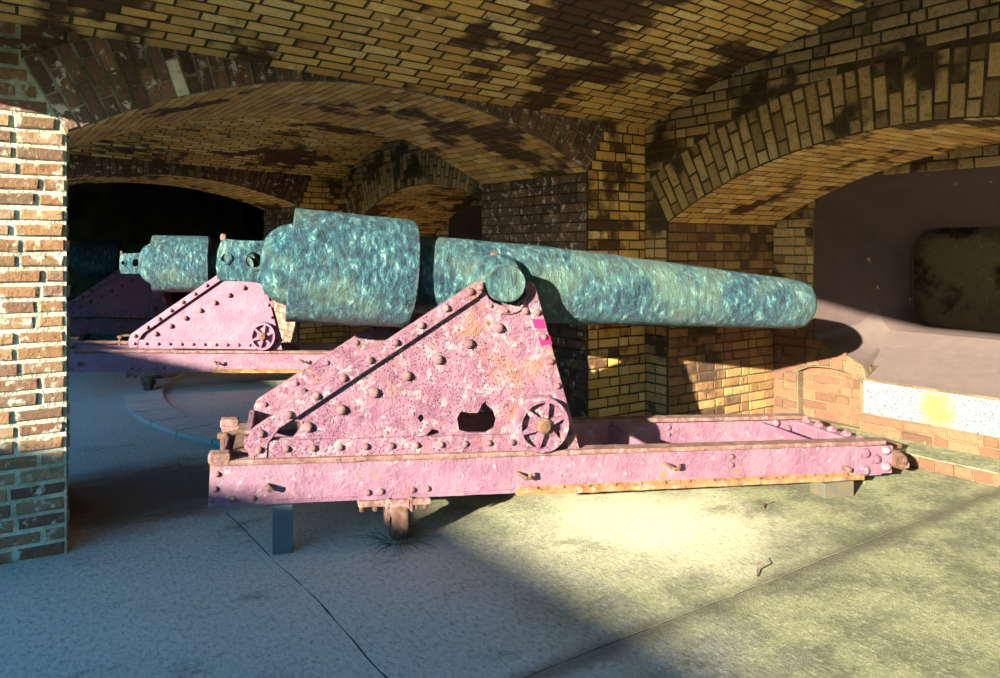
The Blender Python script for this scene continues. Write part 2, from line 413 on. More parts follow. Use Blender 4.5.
def ring_poly(r0, r1, a0, a1, n=4):
    g = .003
    return [(RC[0]-r1*math.cos(a0+g+(a1-a0-2*g)*i/n), RC[1]+r1*math.sin(a0+g+(a1-a0-2*g)*i/n)) for i in range(n+1)] + [(RC[0]-r0*math.cos(a1-g-(a1-a0-2*g)*i/n), RC[1]+r0*math.sin(a1-g-(a1-a0-2*g)*i/n)) for i in range(n+1)]
for i in range(9): slab(ring_poly(3.79, 4.14, R(-30+i*7), R(-23+i*7)), .035, mat='ring_stone', name='traverse_ring_stone')
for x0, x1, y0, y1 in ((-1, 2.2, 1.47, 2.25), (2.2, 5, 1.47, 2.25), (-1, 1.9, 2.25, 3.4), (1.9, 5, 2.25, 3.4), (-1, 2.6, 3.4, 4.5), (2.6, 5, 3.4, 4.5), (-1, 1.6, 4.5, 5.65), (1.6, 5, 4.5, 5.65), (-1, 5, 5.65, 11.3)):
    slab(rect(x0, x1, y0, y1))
# raised brick kerb in front of the embrasure wall
kb = struct('trim_1', box(5.13, 5.5, -4.3, -.3, -.02, .085), 'mortar_pale', 'low raised brick kerb on the floor below the white granite sill', 'kerb')
it = rows(None, .3, 4.3, 0, .085, lambda u, v: (V(5.13, -u, v), V(0, -1, 0), V(0, 0, 1), V(-1, 0, 0)), ch=.085, bl=.24, bond='head')
obj('kerb_cap', box(5.125, 5.5, -4.3, -.3, .08, .093, .004), 'floor', kb)
lay(kb, it, 'brick_red')

def arch_geo(x0, x1, zs, zc):
    h = (x1-x0)/2; rise = zc-zs; r = (h*h+rise*rise)/(2*rise); return (x0+x1)/2, zc-r, r, math.asin(h/r)
def partition(x0, x1, y, zs, zc, xl, xr, detail, nm):
    """A partition wall with its communicating arch: left pier, arch ring, right pier and spandrels."""
    cx, cz, r, th = arch_geo(x0, x1, zs, zc); RT = .41
    ro = r+RT
    # left pier
    far = '' if detail else ' in the second casemate'
    f0 = lambda u, v: (u, y, v); f1 = lambda u, v: (u, y+PT, v)
    so_ = (cx-ro*math.sin(th), cz+ro*math.cos(th)); eo = (cx+ro*math.sin(th), so_[1])
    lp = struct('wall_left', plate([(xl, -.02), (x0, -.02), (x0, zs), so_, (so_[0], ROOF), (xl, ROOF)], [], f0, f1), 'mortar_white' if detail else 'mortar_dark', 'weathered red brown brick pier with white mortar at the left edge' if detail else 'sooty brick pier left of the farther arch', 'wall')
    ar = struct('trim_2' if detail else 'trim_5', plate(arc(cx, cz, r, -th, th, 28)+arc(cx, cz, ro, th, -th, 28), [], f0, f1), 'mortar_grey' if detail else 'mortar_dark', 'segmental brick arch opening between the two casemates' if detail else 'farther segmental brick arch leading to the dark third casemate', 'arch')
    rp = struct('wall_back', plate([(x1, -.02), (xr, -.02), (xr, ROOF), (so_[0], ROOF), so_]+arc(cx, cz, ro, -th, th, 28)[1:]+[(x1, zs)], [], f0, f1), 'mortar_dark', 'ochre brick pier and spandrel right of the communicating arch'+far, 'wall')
    for wall_ in (lp, rp):
        wall_.data.materials.append(M['limewash_bounce'])
        for p_ in wall_.data.polygons:
            if p_.normal.y > .9: p_.material_index = 1  # hidden back faces coated pale to throw more light on the vaults
    inside = lambda u, v: (u-cx)**2+(v-cz)**2 < (ro+.01)**2 and (x0-.5 < u < x1+.5) and v > zs-.02 and not below(u, v)
    below = lambda u, v: math.atan2(abs(u-cx), v-cz) > th
    S = lambda u, v: (V(u, y, v), V(1, 0, 0), V(0, 0, 1), V(0, -1, 0))
    it = rows(lambda u, v: not inside(u, v), xl, x0, 0, zspring(0)+.1, S, joint=.023, proud=.011, jit=2)
    it += rows(lambda u, v: not inside(u, v) and v > zs, x0, x0+1.0, 0, zspring(0)+.1, S)
    it += rows(None, y, y+PT, 0, zs, lambda u, v: (V(x0, u, v), V(0, 1, 0), V(0, 0, 1), V(1, 0, 0)))
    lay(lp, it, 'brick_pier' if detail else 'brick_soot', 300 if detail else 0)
    it = rows(lambda u, v: not inside(u, v) and (u > x1 or v > zs), x1-1.2, xr, 0, zspring(xr)+.1, S, proud=.008, joint=.015, jit=1.5)
    lay(rp, it, 'brick_ochre', 200 if detail else 0)
    it = rows(None, y, y+PT, 0, zs, lambda u, v: (V(x1, u, v), V(0, -1, 0), V(0, 0, 1), V(-1, 0, 0)))
    lay(rp, it, 'brick_soot', 100 if detail else 0, stuffname='jamb_brick_bond')
    # ring face: two half rings of voussoirs
    def ringS(u, v):
        a = -th+v/r; d = V(math.sin(a), 0, math.cos(a)); t = V(math.cos(a), 0, -math.sin(a)); p = V(cx, y, cz)+d*(r+u); return p, d, t, V(0, -1, 0)
    it = rows(None, 0, RT, 0, 2*th*r, ringS, ch=.074, bl=.205, bond='stretch')
    lay(ar, it, 'brick_soot', 90 if detail else 0, name='voussoir', stuffname='voussoir_bond')
    def sofS(u, v):
        a = -th+v/r; d = V(math.sin(a), 0, math.cos(a)); t = V(math.cos(a), 0, -math.sin(a)); return V(cx, y+u, cz)+d*r, V(0, 1, 0), t, -d
    it = rows(None, 0, PT, 0, 2*th*r, sofS, bond='stretch', proud=.006, joint=.015)
    lay(ar, it, 'brick_ochre', 210 if detail else 0, name='soffit_brick', stuffname='soffit_bond')
partition(0, 3.52, 0, 2.15, 2.604, -1.0, XS, True, '')
partition(-.22, 3.3, 5.65, 2.13, 2.46, -1.0, XS, False, '')

best = min((o for o in bpy.data.objects if o.name.startswith('voussoir') and o.type == 'MESH' and not o.get('kind')), key=lambda o: (lambda q: math.hypot(q[0]-175, q[1]-74))(pix(o.location)))
best.material_slots[0].link = 'OBJECT'; best.material_slots[0].material = M['limewash_bounce']; best['label'] = 'whitewashed brick among the dark voussoirs'
# ---- barrel vaults
def vault(y0, y1, xo, detail, nm, label):
    span = y0-y1; th = math.atan(.385); r = span/2/math.sin(th); cy = (y0+y1)/2
    def P(x, s, h=0):
        a = th-s/r; return V(x, cy+(r+h)*math.sin(a), zspring(x-xo)+(r+h)*math.cos(a)-r*math.cos(th)), a
    b = bmesh.new(); NS = 24; g = []
    for h in (0, .3):
        g.append([[b.verts.new(P(x, 2*th*r*i/NS, h)[0]) for i in range(NS+1)] for x in (-1.0, XS+.02)])
    for k in (0, 1):
        for i in range(NS): b.faces.new((g[k][0][i], g[k][0][i+1], g[k][1][i+1], g[k][1][i]))
    for e in (0, 1):
        for i in range(NS): b.faces.new((g[0][e][i], g[0][e][i+1], g[1][e][i+1], g[1][e][i]))
    for i in (0, NS): b.faces.new((g[0][0][i], g[0][1][i], g[1][1][i], g[1][0][i]))
    c = struct('ceiling', b, 'mortar_dark', label, 'ceiling')
    c.data.materials.append(M['limewash_bounce'])
    for p_ in c.data.polygons:
        if p_.center.y < -4.6: p_.material_index = 1  # vault stretch out of view, whitened to spread bounced light
    def S(u, v):
        p, a = P(u, v); d = V(0, math.sin(a), math.cos(a)); return p, V(1, 0, -.033).normalized(), V(0, -math.cos(a), math.sin(a)), -d
    vis = 4.4 if detail else 2*th*r
    lay(c, rows(None, -1.0, XS, 0, vis, S, bond='stretch', jit=1.4, proud=.006, joint=.016), 'brick_ochre', 300 if detail else 0)
vault(0, -7.9, 0, True, '', 'soot stained ochre brick barrel vault overhead')
vault(5.65, PT, -.22, False, '', 'ochre brick vault of the second casemate seen through the arch')

# ---- scarp wall with the arched embrasure recess
def scarp(xo, yo, y_near, y_far, detail):
    """y runs from the far partition (yo) towards the viewer; u = yo - y."""
    far = '' if detail else ' in the second casemate'
    uc, zc0, r, hs = 2.2, 2.295-3.85, 3.85, 1.95
    th = math.asin(hs/r); RT = .41; ro = r+RT; zsp = zc0+r*math.cos(th)
    x0 = XS+xo; xb = XB+xo
    f0 = lambda u, v: (x0, yo-u, v); f1 = lambda u, v: (xb, yo-u, v)
    U1 = yo-y_near; U0 = yo-y_far
    so_ = (uc-ro*math.sin(th), zc0+ro*math.cos(th)); eo = (uc+ro*math.sin(th), so_[1])
    wr = struct('wall_right', plate([(U0, -.02), (uc-hs, -.02), (uc-hs, zsp)]+arc(uc, zc0, ro, -th, th, 24)+[(uc+hs, zsp), (uc+hs, -.02), (U1, -.02), (U1, ROOF), (U0, ROOF)], [], f0, f1), 'mortar_olive', 'brick outer wall with an arched recess around the gun embrasure'+far, 'wall')
    ar = struct('trim_3' if detail else 'trim_6', plate(arc(uc, zc0, r, -th, th, 28)+arc(uc, zc0, ro, th, -th, 28), [], f0, f1), 'mortar_olive', 'brick relieving arch over the embrasure recess'+far, 'arch')
    Sf = lambda u, v: (V(x0, yo-u, v), V(0, -1, 0), V(0, 0, 1), V(-1, 0, 0))
    vth = math.atan(.385); span = 7.9 if detail else 4.18; vr = span/2/math.sin(vth)
    vz = lambda u: zspring(XS)+math.sqrt(max(vr*vr-(u-span/2)**2, 0))-vr*math.cos(vth)
    def pred(u, v):
        if v > vz(u)+.02: return False
        if abs(u-uc) < hs+.0 and v < zsp: return False
        inr = (u-uc)**2+(v-zc0)**2 < (ro+.012)**2 and math.atan2(abs(u-uc), v-zc0) < th+.004
        return not inr
    top = 3.35 if detail else 2.95
    lay(wr, rows(pred, 0, span if not detail else 5.0, 0, top, Sf, proud=.008, joint=.016, jit=1.5), 'brick_olive', 120 if detail else 0)
    Sj = lambda u, v: (V(x0+u, yo-(uc-hs), v), V(1, 0, 0), V(0, 0, 1), V(0, -1, 0))
    lay(wr, rows(None, 0, xb-x0, 0, zsp, Sj, proud=.009, joint=.014), 'brick_brown' if detail else 'brick_olive', 170 if detail else 0, stuffname='jamb_brick_bond')
    def ringS(u, v):
        a = -th+v/r; d = V(0, -math.sin(a), math.cos(a)); t = V(0, -math.cos(a), -math.sin(a)); return V(x0, yo-uc, zc0)+d*(r+u), d, t, V(-1, 0, 0)
    lay(ar, rows(None, 0, RT, 0, 2*th*r, ringS, ch=.085, bl=.205, bond='stretch', proud=.008, joint=.016, jit=1.5), 'brick_olive', 110 if detail else 0, name='voussoir', stuffname='voussoir_bond')
    def sofS(u, v):
        a = -th+v/r; d = V(0, -math.sin(a), math.cos(a)); t = V(0, -math.cos(a), -math.sin(a)); return V(x0+u, yo-uc, zc0)+d*r, V(1, 0, 0), t, -d
    lay(ar, rows(None, 0, xb-x0, 0, 2*th*r, sofS, bond='stretch', proud=.006, joint=.015), 'brick_ochre', 190 if detail else 0, name='soffit_brick', stuffname='soffit_bond')
    # back of the recess: the embrasure mouth, u measured as above
    def outline(ul, ur, zb, zt, rad, n=5):
        pts = []
        for cx_, cz_, a0 in ((ul+rad, zb+rad, math.pi), (ur-rad, zb+rad, 1.5*math.pi), (ur-rad, zt-rad, 0), (ul+rad, zt-rad, .5*math.pi)):
            for i in range(n+1):
                a = a0+.5*math.pi*i/n; pts.append((cx_+rad*math.cos(a), cz_+rad*math.sin(a)))
        return pts
    mouth = [(.66, .82), (.66, .77), (.80, .735), (.95, .68), (1.08, .62), (1.12, .515)]
    mouth += [(2*uc-u, z) for u, z in reversed(mouth)]
    tr = [(2*uc-.66, 1.86), (2*uc-.68, 1.95), (2*uc-.78, 2.04), (2*uc-.95, 2.10), (2*uc-1.2, 2.15), (2*uc-1.5, 2.17)]
    mouth += tr + [(2*uc-u, z) for u, z in reversed(tr)]
    bw = [(uc-hs-.2, -.02), (uc+hs+.2, -.02), (uc+hs+.2, 2.6), (uc-hs-.2, 2.6)]
    nu0, nu1, nz = .50, 1.06, .10
    ncz = .56-.9; nr = .9
    niche = [(nu0, nz), (nu1, nz), (nu1, .497)]+[(nu0+(nu1-nu0)*(1-i/6), ncz+math.sqrt(nr*nr-((nu0+(nu1-nu0)*(1-i/6))-.78)**2)) for i in range(1, 6)]+[(nu0, .497)]
    fb0 = lambda u, v: (xb, yo-u, v); fb1 = lambda u, v: (xb+.12, yo-u, v)
    wb = struct('wall_front', plate(bw, [mouth, niche], fb0, fb1), 'mortar_pale' if detail else 'mortar_olive', 'brick face around the embrasure mouth with a small arched niche'+far, 'wall')
    def inpoly(u, v, poly):
        c = False
        for (x1_, y1_), (x2_, y2_) in zip(poly, poly[1:]+poly[:1]):
            if (y1_ > v) != (y2_ > v) and u < (x2_-x1_)*(v-y1_)/(y2_-y1_)+x1_: c = not c
        return c
    nring = [(nu0-.02, -.1), (nu1+.02, -.1), (nu1+.02, .515)]+[(nu0-.02+(nu1-nu0+.04)*(1-i/6), .115+ncz+math.sqrt(nr*nr-((nu0+(nu1-nu0)*(1-i/6))-.78)**2)) for i in range(0, 7)]
    def pb(u, v):
        if inpoly(u, v, mouth): return False
        if inpoly(u, v, niche) or (inpoly(u, v, nring) and v > .46): return False
        if v < nz+.0 and nu0 < u < nu1: return True
        if u > 1.09 and .235 < v < .52: return False
        return (u-uc)**2+(v-zc0)**2 < r*r or v < zsp
    Sb = lambda u, v: (V(xb, yo-u, v), V(0, -1, 0), V(0, 0, 1), V(-1, 0, 0))
    it = rows(pb, uc-hs, uc+hs, 0, 2.29, Sb)
    def nringS(u, v):
        a = -.34+v/nr; d = V(0, -math.sin(a), math.cos(a)); t = V(0, -math.cos(a), -math.sin(a)); return V(xb, yo-.78, ncz)+d*(nr+.006+u), d, t, V(-1, 0, 0)
    it += rows(lambda u, v: (-.34+v/nr) < .30 and (v > .02), 0, .105, 0, .66, nringS, ch=.11, bl=.105, bond='stretch')
    hi = [q for q in it if q[0].z > .98]; it = [q for q in it if q[0].z <= .98]
    lay(wb, it, 'brick_red' if detail else 'brick_olive', 150 if detail else 0)
    lay(wb, hi, 'brick_olive', 90 if detail else 0, stuffname='upper_brick_bond')
    # niche back
    nb = obj('niche_back', box(xb+.075, xb+.2, yo-nu1-.05, yo-nu0+.05, nz-.02, .6), 'mortar_pale', wb)
    Sn = lambda u, v: (V(xb+.075, yo-u, v), V(0, -1, 0), V(0, 0, 1), V(-1, 0, 0))
    lay(wb, rows(None, nu0, nu1, nz, .56, Sn, proud=.008), 'brick_red' if detail else 'brick_olive', 60 if detail else 0, stuffname='niche_brick_bond')
    # embrasure funnel: mouth -> splay -> throat -> outer flare
    def ring(outl, x): return [V(x, yo-u, z) for u, z in outl]
    secs = [ring(mouth, xb), ring([(1.02*u+.0, z) for u, z in outline(.76, 2*uc-.76, .70, 2.0, .2)], xb+.5), ring(outline(.82, 2*uc-.82, .80, 1.86, .24), xb+.72), ring(outline(.88, 2*uc-.88, .86, 1.74, .22), xb+.95), ring(outline(.88, 2*uc-.88, .86, 1.74, .22), xb+1.15)]
    secs[1] = ring(outline(.76, 2*uc-.76, .70, 2.0, .2), xb+.5)
    b = bmesh.new(); rg = [[b.verts.new(p) for p in s] for s in secs]; n = len(rg[0])
    sillf = []
    for A, B in zip(rg, rg[1:]):
        for i in range(n): b.faces.new((A[i], A[(i+1) % n], B[(i+1) % n], B[i]))
    em_bm = b
    em = struct('window_1' if detail else 'window_2', b, 'plaster', 'dark brown plastered gun embrasure narrowing to a rounded throat'+far, 'embrasure', smooth=True)
    em.data.materials.append(M['sill'])
    for p_ in em.data.polygons:
        if p_.index < 2*n and p_.index % n < 6: p_.material_index = 1
    # sill stones resting in the lower mouth
    sp = [(xb+.005, .5), (xb+.5, .715), (xb+.72, .83)]
    def sillb(u0, u1, sk=(0, 0, 0)):
        q = bmesh.new(); L = []
        for (x, z), k_ in zip(sp, sk):
            L.append([q.verts.new((x, yo-u0-k_, z-.06)), q.verts.new((x, yo-u1, z-.06)), q.verts.new((x, yo-u1, z+.012)), q.verts.new((x, yo-u0-k_, z+.012))])
        for A, B in zip(L, L[1:]):
            for i in range(4): q.faces.new((A[i], A[(i+1) % 4], B[(i+1) % 4], B[i]))
        q.faces.new(L[0]); q.faces.new(L[-1]); return q
    obj('sill_slab', sillb(1.10, 2.33, (0, -.13, -.2)), 'sill', em); obj('sill_slab', sillb(2.34, 3.28), 'sill', em)
    b = plate([(.665, .80), (.80, .752), (.96, .706), (1.105, .645), (1.108, .52), (1.108, .66)], [], lambda u, v: (xb+.004, yo-u, v), lambda u, v: (xb+.4, yo-u-.02, v+.02)) if False else None
    # rubble that blocks the outer end
    b = bmesh.new(); NU, NV = 26, 14
    gr = [[b.verts.new((xb+1.55+.16*noise.noise(V(i*.55, j*.6, 3)), yo-.7-3.0*i/NU, .5+1.7*j/NV)) for j in range(NV+1)] for i in range(NU+1)]
    for i in range(NU):
        for j in range(NV): b.faces.new((gr[i][j], gr[i+1][j], gr[i+1][j+1], gr[i][j+1]))
    obj('blocking_rubble', b, 'rubble', em, smooth='all')
    b = plate([(.3, .2), (2*uc-.3, .2), (2*uc-.3, 2.4), (.3, 2.4)], [outline(.88, 2*uc-.88, .86, 1.74, .22)], lambda u, v: (xb+1.13, yo-u, v), lambda u, v: (xb+1.2, yo-u, v))
    obj('throat_frame', b, 'plaster', em)
    if detail:
        gb = box(xb-.012, xb+.1, yo-2.55, yo-1.09, .24, .5, .008)
        o = obj('granite_block', gb, 'granite', wb); o['label'] = 'white speckled granite sill block with a yellow stain'
        gb = box(xb-.012, xb+.1, yo-3.34, yo-2.56, .24, .5, .008)
        o = obj('granite_block', gb, 'granite', wb)
scarp(0, 0, -8.3, 1.5, True)
scarp(-.22, 5.65, 1.4, 7.2, False)

obj('bounce_coat', box(XS-.012, XS+.01, -7.88, -4.7, 0, 2.5), 'limewash_bounce', bpy.data.objects['wall_right'])  # added pale reflector on the unseen scarp stretch, lifts light on the vault
# ---- parts of the fort around the view: parade front, near partition, roof, ground, low parade wall, added sun-blocking wall
def front_opening(y0, y1, zs, zc, solid=False):
    cx, cz, r, th = arch_geo(y1, y0, zs, zc)
    f0 = lambda u, v: (-1.0, u, v); f1 = lambda u, v: (-.65, u, v)
    return arc(cx, cz, r, -th, th, 24), f0, f1
a1, f0, f1 = front_opening(-.02, -7.88, 2.40, 2.95)
struct('wall_parade', plate([(-8.4, -.02), (-7.88, -.02)]+a1+[(-.02, -.02), (.3, -.02), (.3, ROOF), (-8.4, ROOF)], [], f0, f1), 'limewash_bounce', 'brick parade front over the open left side of the casemate', 'wall')  # pale finish chosen to bounce light inward
a2, f0, f1 = front_opening(5.5, 1.5, 2.3, 2.85)
struct('wall_parade', plate([(.3, -.02), (1.5, -.02)]+a2+[(5.5, -.02), (7.3, -.02), (7.3, 2.4), (10.6, 2.4), (10.6, -.02), (12, -.02), (12, ROOF), (.3, ROOF)], [], f0, f1), 'limewash_bounce', 'brick parade front of the farther casemates', 'wall')  # same pale finish, bounces light into the farther casemates
struct('wall_near', box(-1.0, 5.5, -8.4, -7.9, -.02, ROOF), 'limewash_bounce', 'near partition wall behind the viewer', 'wall')  # unseen wall kept pale as a light reflector
struct('wall_end', box(-1.0, 8, 11.3, 12, -.02, ROOF), 'mortar_dark', 'dark end wall of the third casemate', 'wall')
struct('wall_outer', box(XB-.3, 8, 7.12, 11.35, -.02, ROOF), 'mortar_dark', 'dark outer wall of the third casemate', 'wall')
struct('roof', box(-1.0, 9, -8.4, 12, ROOF, ROOF+.4), 'mortar_dark', 'masonry roof above the vaults', 'roof')
struct('wall_scarp', box(7.25, 9, -8.4, 12, -.02, ROOF), 'mortar_dark', 'outer scarp masonry beyond the embrasures', 'wall')
struct('ground', box(-60, -1.0, -60, 60, -.3, -.03), 'ground', 'parade ground outside the casemates', 'ground')
struct('sun_block_wall', box(-4.6, -4.0, 5.6, 12, -.1, 3.6), 'mortar_olive', 'added unseen wall blocking sun from the third casemate', 'wall')  # invented wall out of view, placed to block sun from the third casemate
struct('wall_low', box(-9.6, -9.0, -40, -1.6, -.1, 3.04), 'mortar_olive', 'low ruined wall across the parade', 'wall')
struct('wall_low', box(-9.6, -9.0, -1.6, 30, -.1, 3.24), 'mortar_olive', 'taller stretch of the ruined wall across the parade', 'wall')

# ------------------------------------------------------------------ the guns
GA = R(-19); G0 = (1.153+.07*math.sin(GA), -.181-.07*math.cos(GA))
def dome(r, h, n=10):
    b = lathe([(0, r), (h*.45, r*.92), (h*.8, r*.6), (h, r*.15)], n, 'y', cap=True); b.transform(Matrix.Scale(-1, 4, (0, 1, 0))); return b
RIV = {}
def rivet(parent, x, y, z, r=.018, h=.016, mat='pink', name='rivet'):
    k = (round(r, 3), mat)
    if k not in RIV:
        o = obj(name, dome(r, h), mat, parent, smooth=True); RIV[k] = o.data
    else: o = obj(name, RIV[k], None, parent)
    o.location = (x, y, z); return o
def lerp(a, b, t): return tuple(p+(q-p)*t for p, q in zip(a, b))
def copy_tree(o, parent=None):
    c = o.copy(); C.objects.link(c); c.parent = parent
    for ch in list(o.children): copy_tree(ch, c)
    return c

def make_barrel(loc, label):
    t = thing('cannon_barrel', label, 'cannon', loc, GA, 'cannon barrels in the casemates')
    B = Matrix.Translation((0, 0, 1.467)) @ Matrix.Rotation(R(5.0), 4, 'Y')
    body = [(.62, .228), (.8, .232), (1.1, .236), (1.5, .236), (1.75, .229), (2.0, .219), (2.3, .208), (2.6, .197), (2.9, .184), (3.1, .176), (3.24, .170), (3.31, .166), (3.36, .153), (3.385, .13), (3.39, .10), (3.39, .083), (3.37, .08), (2.8, .08)]
    fine = []
    for (x0, r0), (x1, r1) in zip(body[:10], body[1:11]):
        for k in range(5): fine.append((x0+(x1-x0)*k/5, r0+(r1-r0)*k/5))
    tb = obj('tube', lathe(fine+body[10:], 64, jit=.0035), 'teal', t, True, B)
    band = [(x-.045, r_*1.015) for x, r_ in [(.0, .20), (0, .30), (.003, .317), (.02, .318)]+[(.018+.655*k/14, .315) for k in range(1, 14)]+[(.675, .315), (.688, .308), (.692, .29), (.692, .2)]]
    bd = obj('reinforce_band', lathe(band, 72, jit=.004, sd=3), 'teal', t, True, B)
    obj('breech', lathe([(-.205, .10), (-.195, .125), (-.18, .155), (-.155, .182), (-.13, .202), (-.095, .22), (-.05, .232), (.0, .236)], 56, jit=.004, sd=7), 'teal', t, True, B)
    # cascabel block with its two eyes
    rnd = random.Random(4)
    h1 = [(-.235+.048*math.cos(a), .01+.05*math.sin(a)) for a in [i*math.pi/4+.3 for i in range(8)]]
    h2 = [(-.385+.024*math.cos(i*math.pi/4), .008+.026*math.sin(i*math.pi/4)) for i in range(8)]
    out = [(-.12, -.13), (-.17, -.118), (-.24, -.112), (-.33, -.114), (-.405, -.118), (-.42, -.10), (-.432, -.04), (-.43, .04), (-.42, .09), (-.405, .112), (-.33, .112), (-.24, .116), (-.17, .124), (-.12, .14)]
    cb = plate(out, [h1, h2], lambda u, v: (u, -.085, v), lambda u, v: (u, .085, v), .008)
    ck = obj('cascabel', cb, 'teal', t, False, B)
    for (u, v, r, q) in ((-.235, .01, .052, .012), (-.385, .008, .028, .009)):
        b = bmesh.new(); n = 20; m = 6; rr = [[b.verts.new((u+(r+q*math.cos(2*math.pi*j/m))*math.cos(2*math.pi*i/n), -.086+q*math.sin(2*math.pi*j/m), v+(r+q*math.cos(2*math.pi*j/m))*math.sin(2*math.pi*i/n))) for j in range(m)] for i in range(n)]
        for i in range(n):
            for j in range(m): b.faces.new((rr[i][j], rr[(i+1) % n][j], rr[(i+1) % n][(j+1) % m], rr[i][(j+1) % m]))
        obj('eye_rim', b, 'teal', ck, True, B)
    obj('sight_lug', box(-.425, -.395, -.07, -.04, .10, .14, .01), 'rust', ck, False, B)
    obj('vent_lug', box(-.08, -.042, -.15, -.11, .175, .22, .006), 'teal', t, False, B)
    for s in (-1, 1):
        obj('rimbase', lathe([(s*.12, .165), (s*.27, .16), (s*.3, .15), (s*.315, .135)], 36, 'y', jit=.002), 'teal', t, True, Matrix.Translation((1.105, 0, 1.467-.0875*1.12)))
        obj('trunnion', lathe([(s*.2, .104), (s*.47, .104), (s*.482, .097)], 36, 'y', jit=.003), 'teal', t, True, Matrix.Translation((1.105, 0, 1.467-.0875*1.12)))
    obj('sight_mass', lathe([(.0, .035), (.03, .035), (.055, .022), (.06, .005)], 14, 'z'), 'rust', t, True, Matrix.Translation((1.085, -.25, 1.467-.0875*1.1+.128)) @ Matrix.Rotation(R(25), 4, 'X') @ Matrix.Scale(.75, 4))
    return t

def make_carriage(loc, label, worn):
    t = thing('gun_carriage', label, 'gun carriage', loc, GA, 'pink gun carriages in the casemates')
    PK = 'pink' if worn else 'pink_clean'
    out = [(-.246, .487), (-.25, .60), (-.235, .632), (-.206, .654), (.943, 1.372), (.985, 1.378), (1.0, 1.34)]
    out += [(1.12+.128*math.cos(a), 1.369+.128*math.sin(a)) for a in [math.pi+.25+(math.pi-.5)*i/10 for i in range(11)]]
    out += [(1.25, 1.378), (1.285, 1.362), (1.556, .41)]
    hole = [(.841, .627), (.863, .664), (.914, .65), (.96, .648), (.983, .696), (1.006, .712), (1.012, .689), (1.052, .653), (1.07, .602), (1.058, .558), (1.012, .533), (.914, .54), (.852, .56)]
    h2 = [(.62, .64), (.635, .66), (.655, .65), (.66, .625), (.64, .615)]
    h4 = [(-.150, .583), (-.03, .578), (.03, .655), (-.01, .672), (-.10, .622), (-.145, .597)]
    h3 = [(.665, .54), (.70, .575), (.74, .565), (.745, .545), (.70, .535)]
    for s in (-1, 1):
        Y = lambda d: s*(.38+d)
        nm = thing_part = None
        hs = [hole, h2, h3, h4] if (worn and s < 0) else []
        ch = obj('cheek', plate(out, hs, lambda u, v: (u, Y(0), v), lambda u, v: (u, Y(-.03), v)), PK, t)
        def strip(name, poly, mat=None, d=.034): return obj(name, plate(poly, [], lambda u, v: (u, Y(d), v), lambda u, v: (u, Y(-.002), v), .005), mat or PK, ch)
        strip('edge_strap', [(-.252, .49), (-.252, .60), (-.237, .634), (-.208, .656), (.943, 1.374), (.985, 1.38), (.985, 1.325), (.955, 1.295), (-.10, .635), (-.155, .56), (-.16, .49)])
        strip('base_strap', [(-.156, .4835), (-.156, .575), (1.40, .512), (1.41, .416)], d=.028)
        strip('front_strap', [(1.235, 1.30), (1.225, 1.36), (1.25, 1.38), (1.288, 1.364), (1.56, .409), (1.485, .413)], d=.022)
        ring = [(1.12+.178*math.cos(a), 1.369+.178*math.sin(a)) for a in [math.pi+.55+(math.pi-1.1)*i/10 for i in range(11)]] + [(1.12+.132*math.cos(a), 1.369+.132*math.sin(a)) for a in [2*math.pi-.55-(math.pi-1.1)*i/10 for i in range(11)]]
        strip('trunnion_bearing', ring, d=.018)
        if s < 0 or True:
            yo = Y(.034) if s < 0 else None
            face = lambda d: s*(.38+d)
            def rv(p, r, d, mat='rivet'):
                o = rivet(ch, p[0], face(d), p[1], r, r*1.15, 'rivet')
                if s > 0: o.scale = (1, -1, 1)
            for i in range(9): rv(lerp((.91, 1.325), (-.19, .617), i/8), .022, .033)
            for i in range(11): rv(lerp((-.2, .535), (1.15, .478), i/10), .019, .028 if i else .034)
            for i in range(6): rv(lerp((1.30, 1.20), (1.50, .50), i/5), .02, .021)
            for i in range(7): rv(lerp((1.081, 1.116), (.043, .628), i/6), .029, 0)
            for a in (-2.2, -1.57, -.95): rv((1.12+.156*math.cos(a), 1.369+.156*math.sin(a)), .013, .017)
            rv((1.235, 1.21), .024, .0); rv((.965, 1.345), .02, .033)
            if s < 0:   # inner faces of the far cheek show too
                pass
            else:
                for i in range(7):
                    o = rivet(ch, *[q for q in (lerp((.91, 1.325), (-.19, .617), i/6)[0], .35, lerp((.91, 1.325), (-.19, .617), i/6)[1])], .018, .016)
        # eccentric truck wheel
        wx, wz = 1.315, .574
        w = obj('eccentric_wheel', lathe([(s*.375, .158), (s*.455, .158), (s*.47, .15), (s*.47, .128), (s*.43, .124), (s*.43, .02)], 40, 'y', jit=.002), PK, t, True, Matrix.Translation((wx, 0, wz)))
        for k in range(6):
            a = k*math.pi/3+.3; ca, sa = math.cos(a), math.sin(a)
            sp = [(wx+ca*.03-sa*.022, wz+sa*.03+ca*.022), (wx+ca*.03+sa*.022, wz+sa*.03-ca*.022), (wx+ca*.13+sa*.009, wz+sa*.13-ca*.009), (wx+ca*.13-sa*.009, wz+sa*.13+ca*.009)]
            obj('spoke', plate(sp, [], lambda u, v: (u, s*.468, v), lambda u, v: (u, s*.425, v), .003), PK, w)
        obj('hub', lathe([(s*.42, .05), (s*.485, .046), (s*.5, .03), (s*.5, .01)], 12, 'y'), 'rust', w, True, Matrix.Translation((wx, 0, wz)))
        if worn and s < 0:
            for q in ([(1.268, 1.165), (1.336, 1.16), (1.352, 1.107), (1.285, 1.11)], [(1.305, 1.063), (1.372, 1.068), (1.388, 1.018), (1.32, 1.012)]):
                o = obj('tape_strip', plate(q, [], lambda u, v: (u, -.4035, v), lambda u, v: (u, -.4, v)), 'tape', t); o['label'] = 'bright magenta tape square'
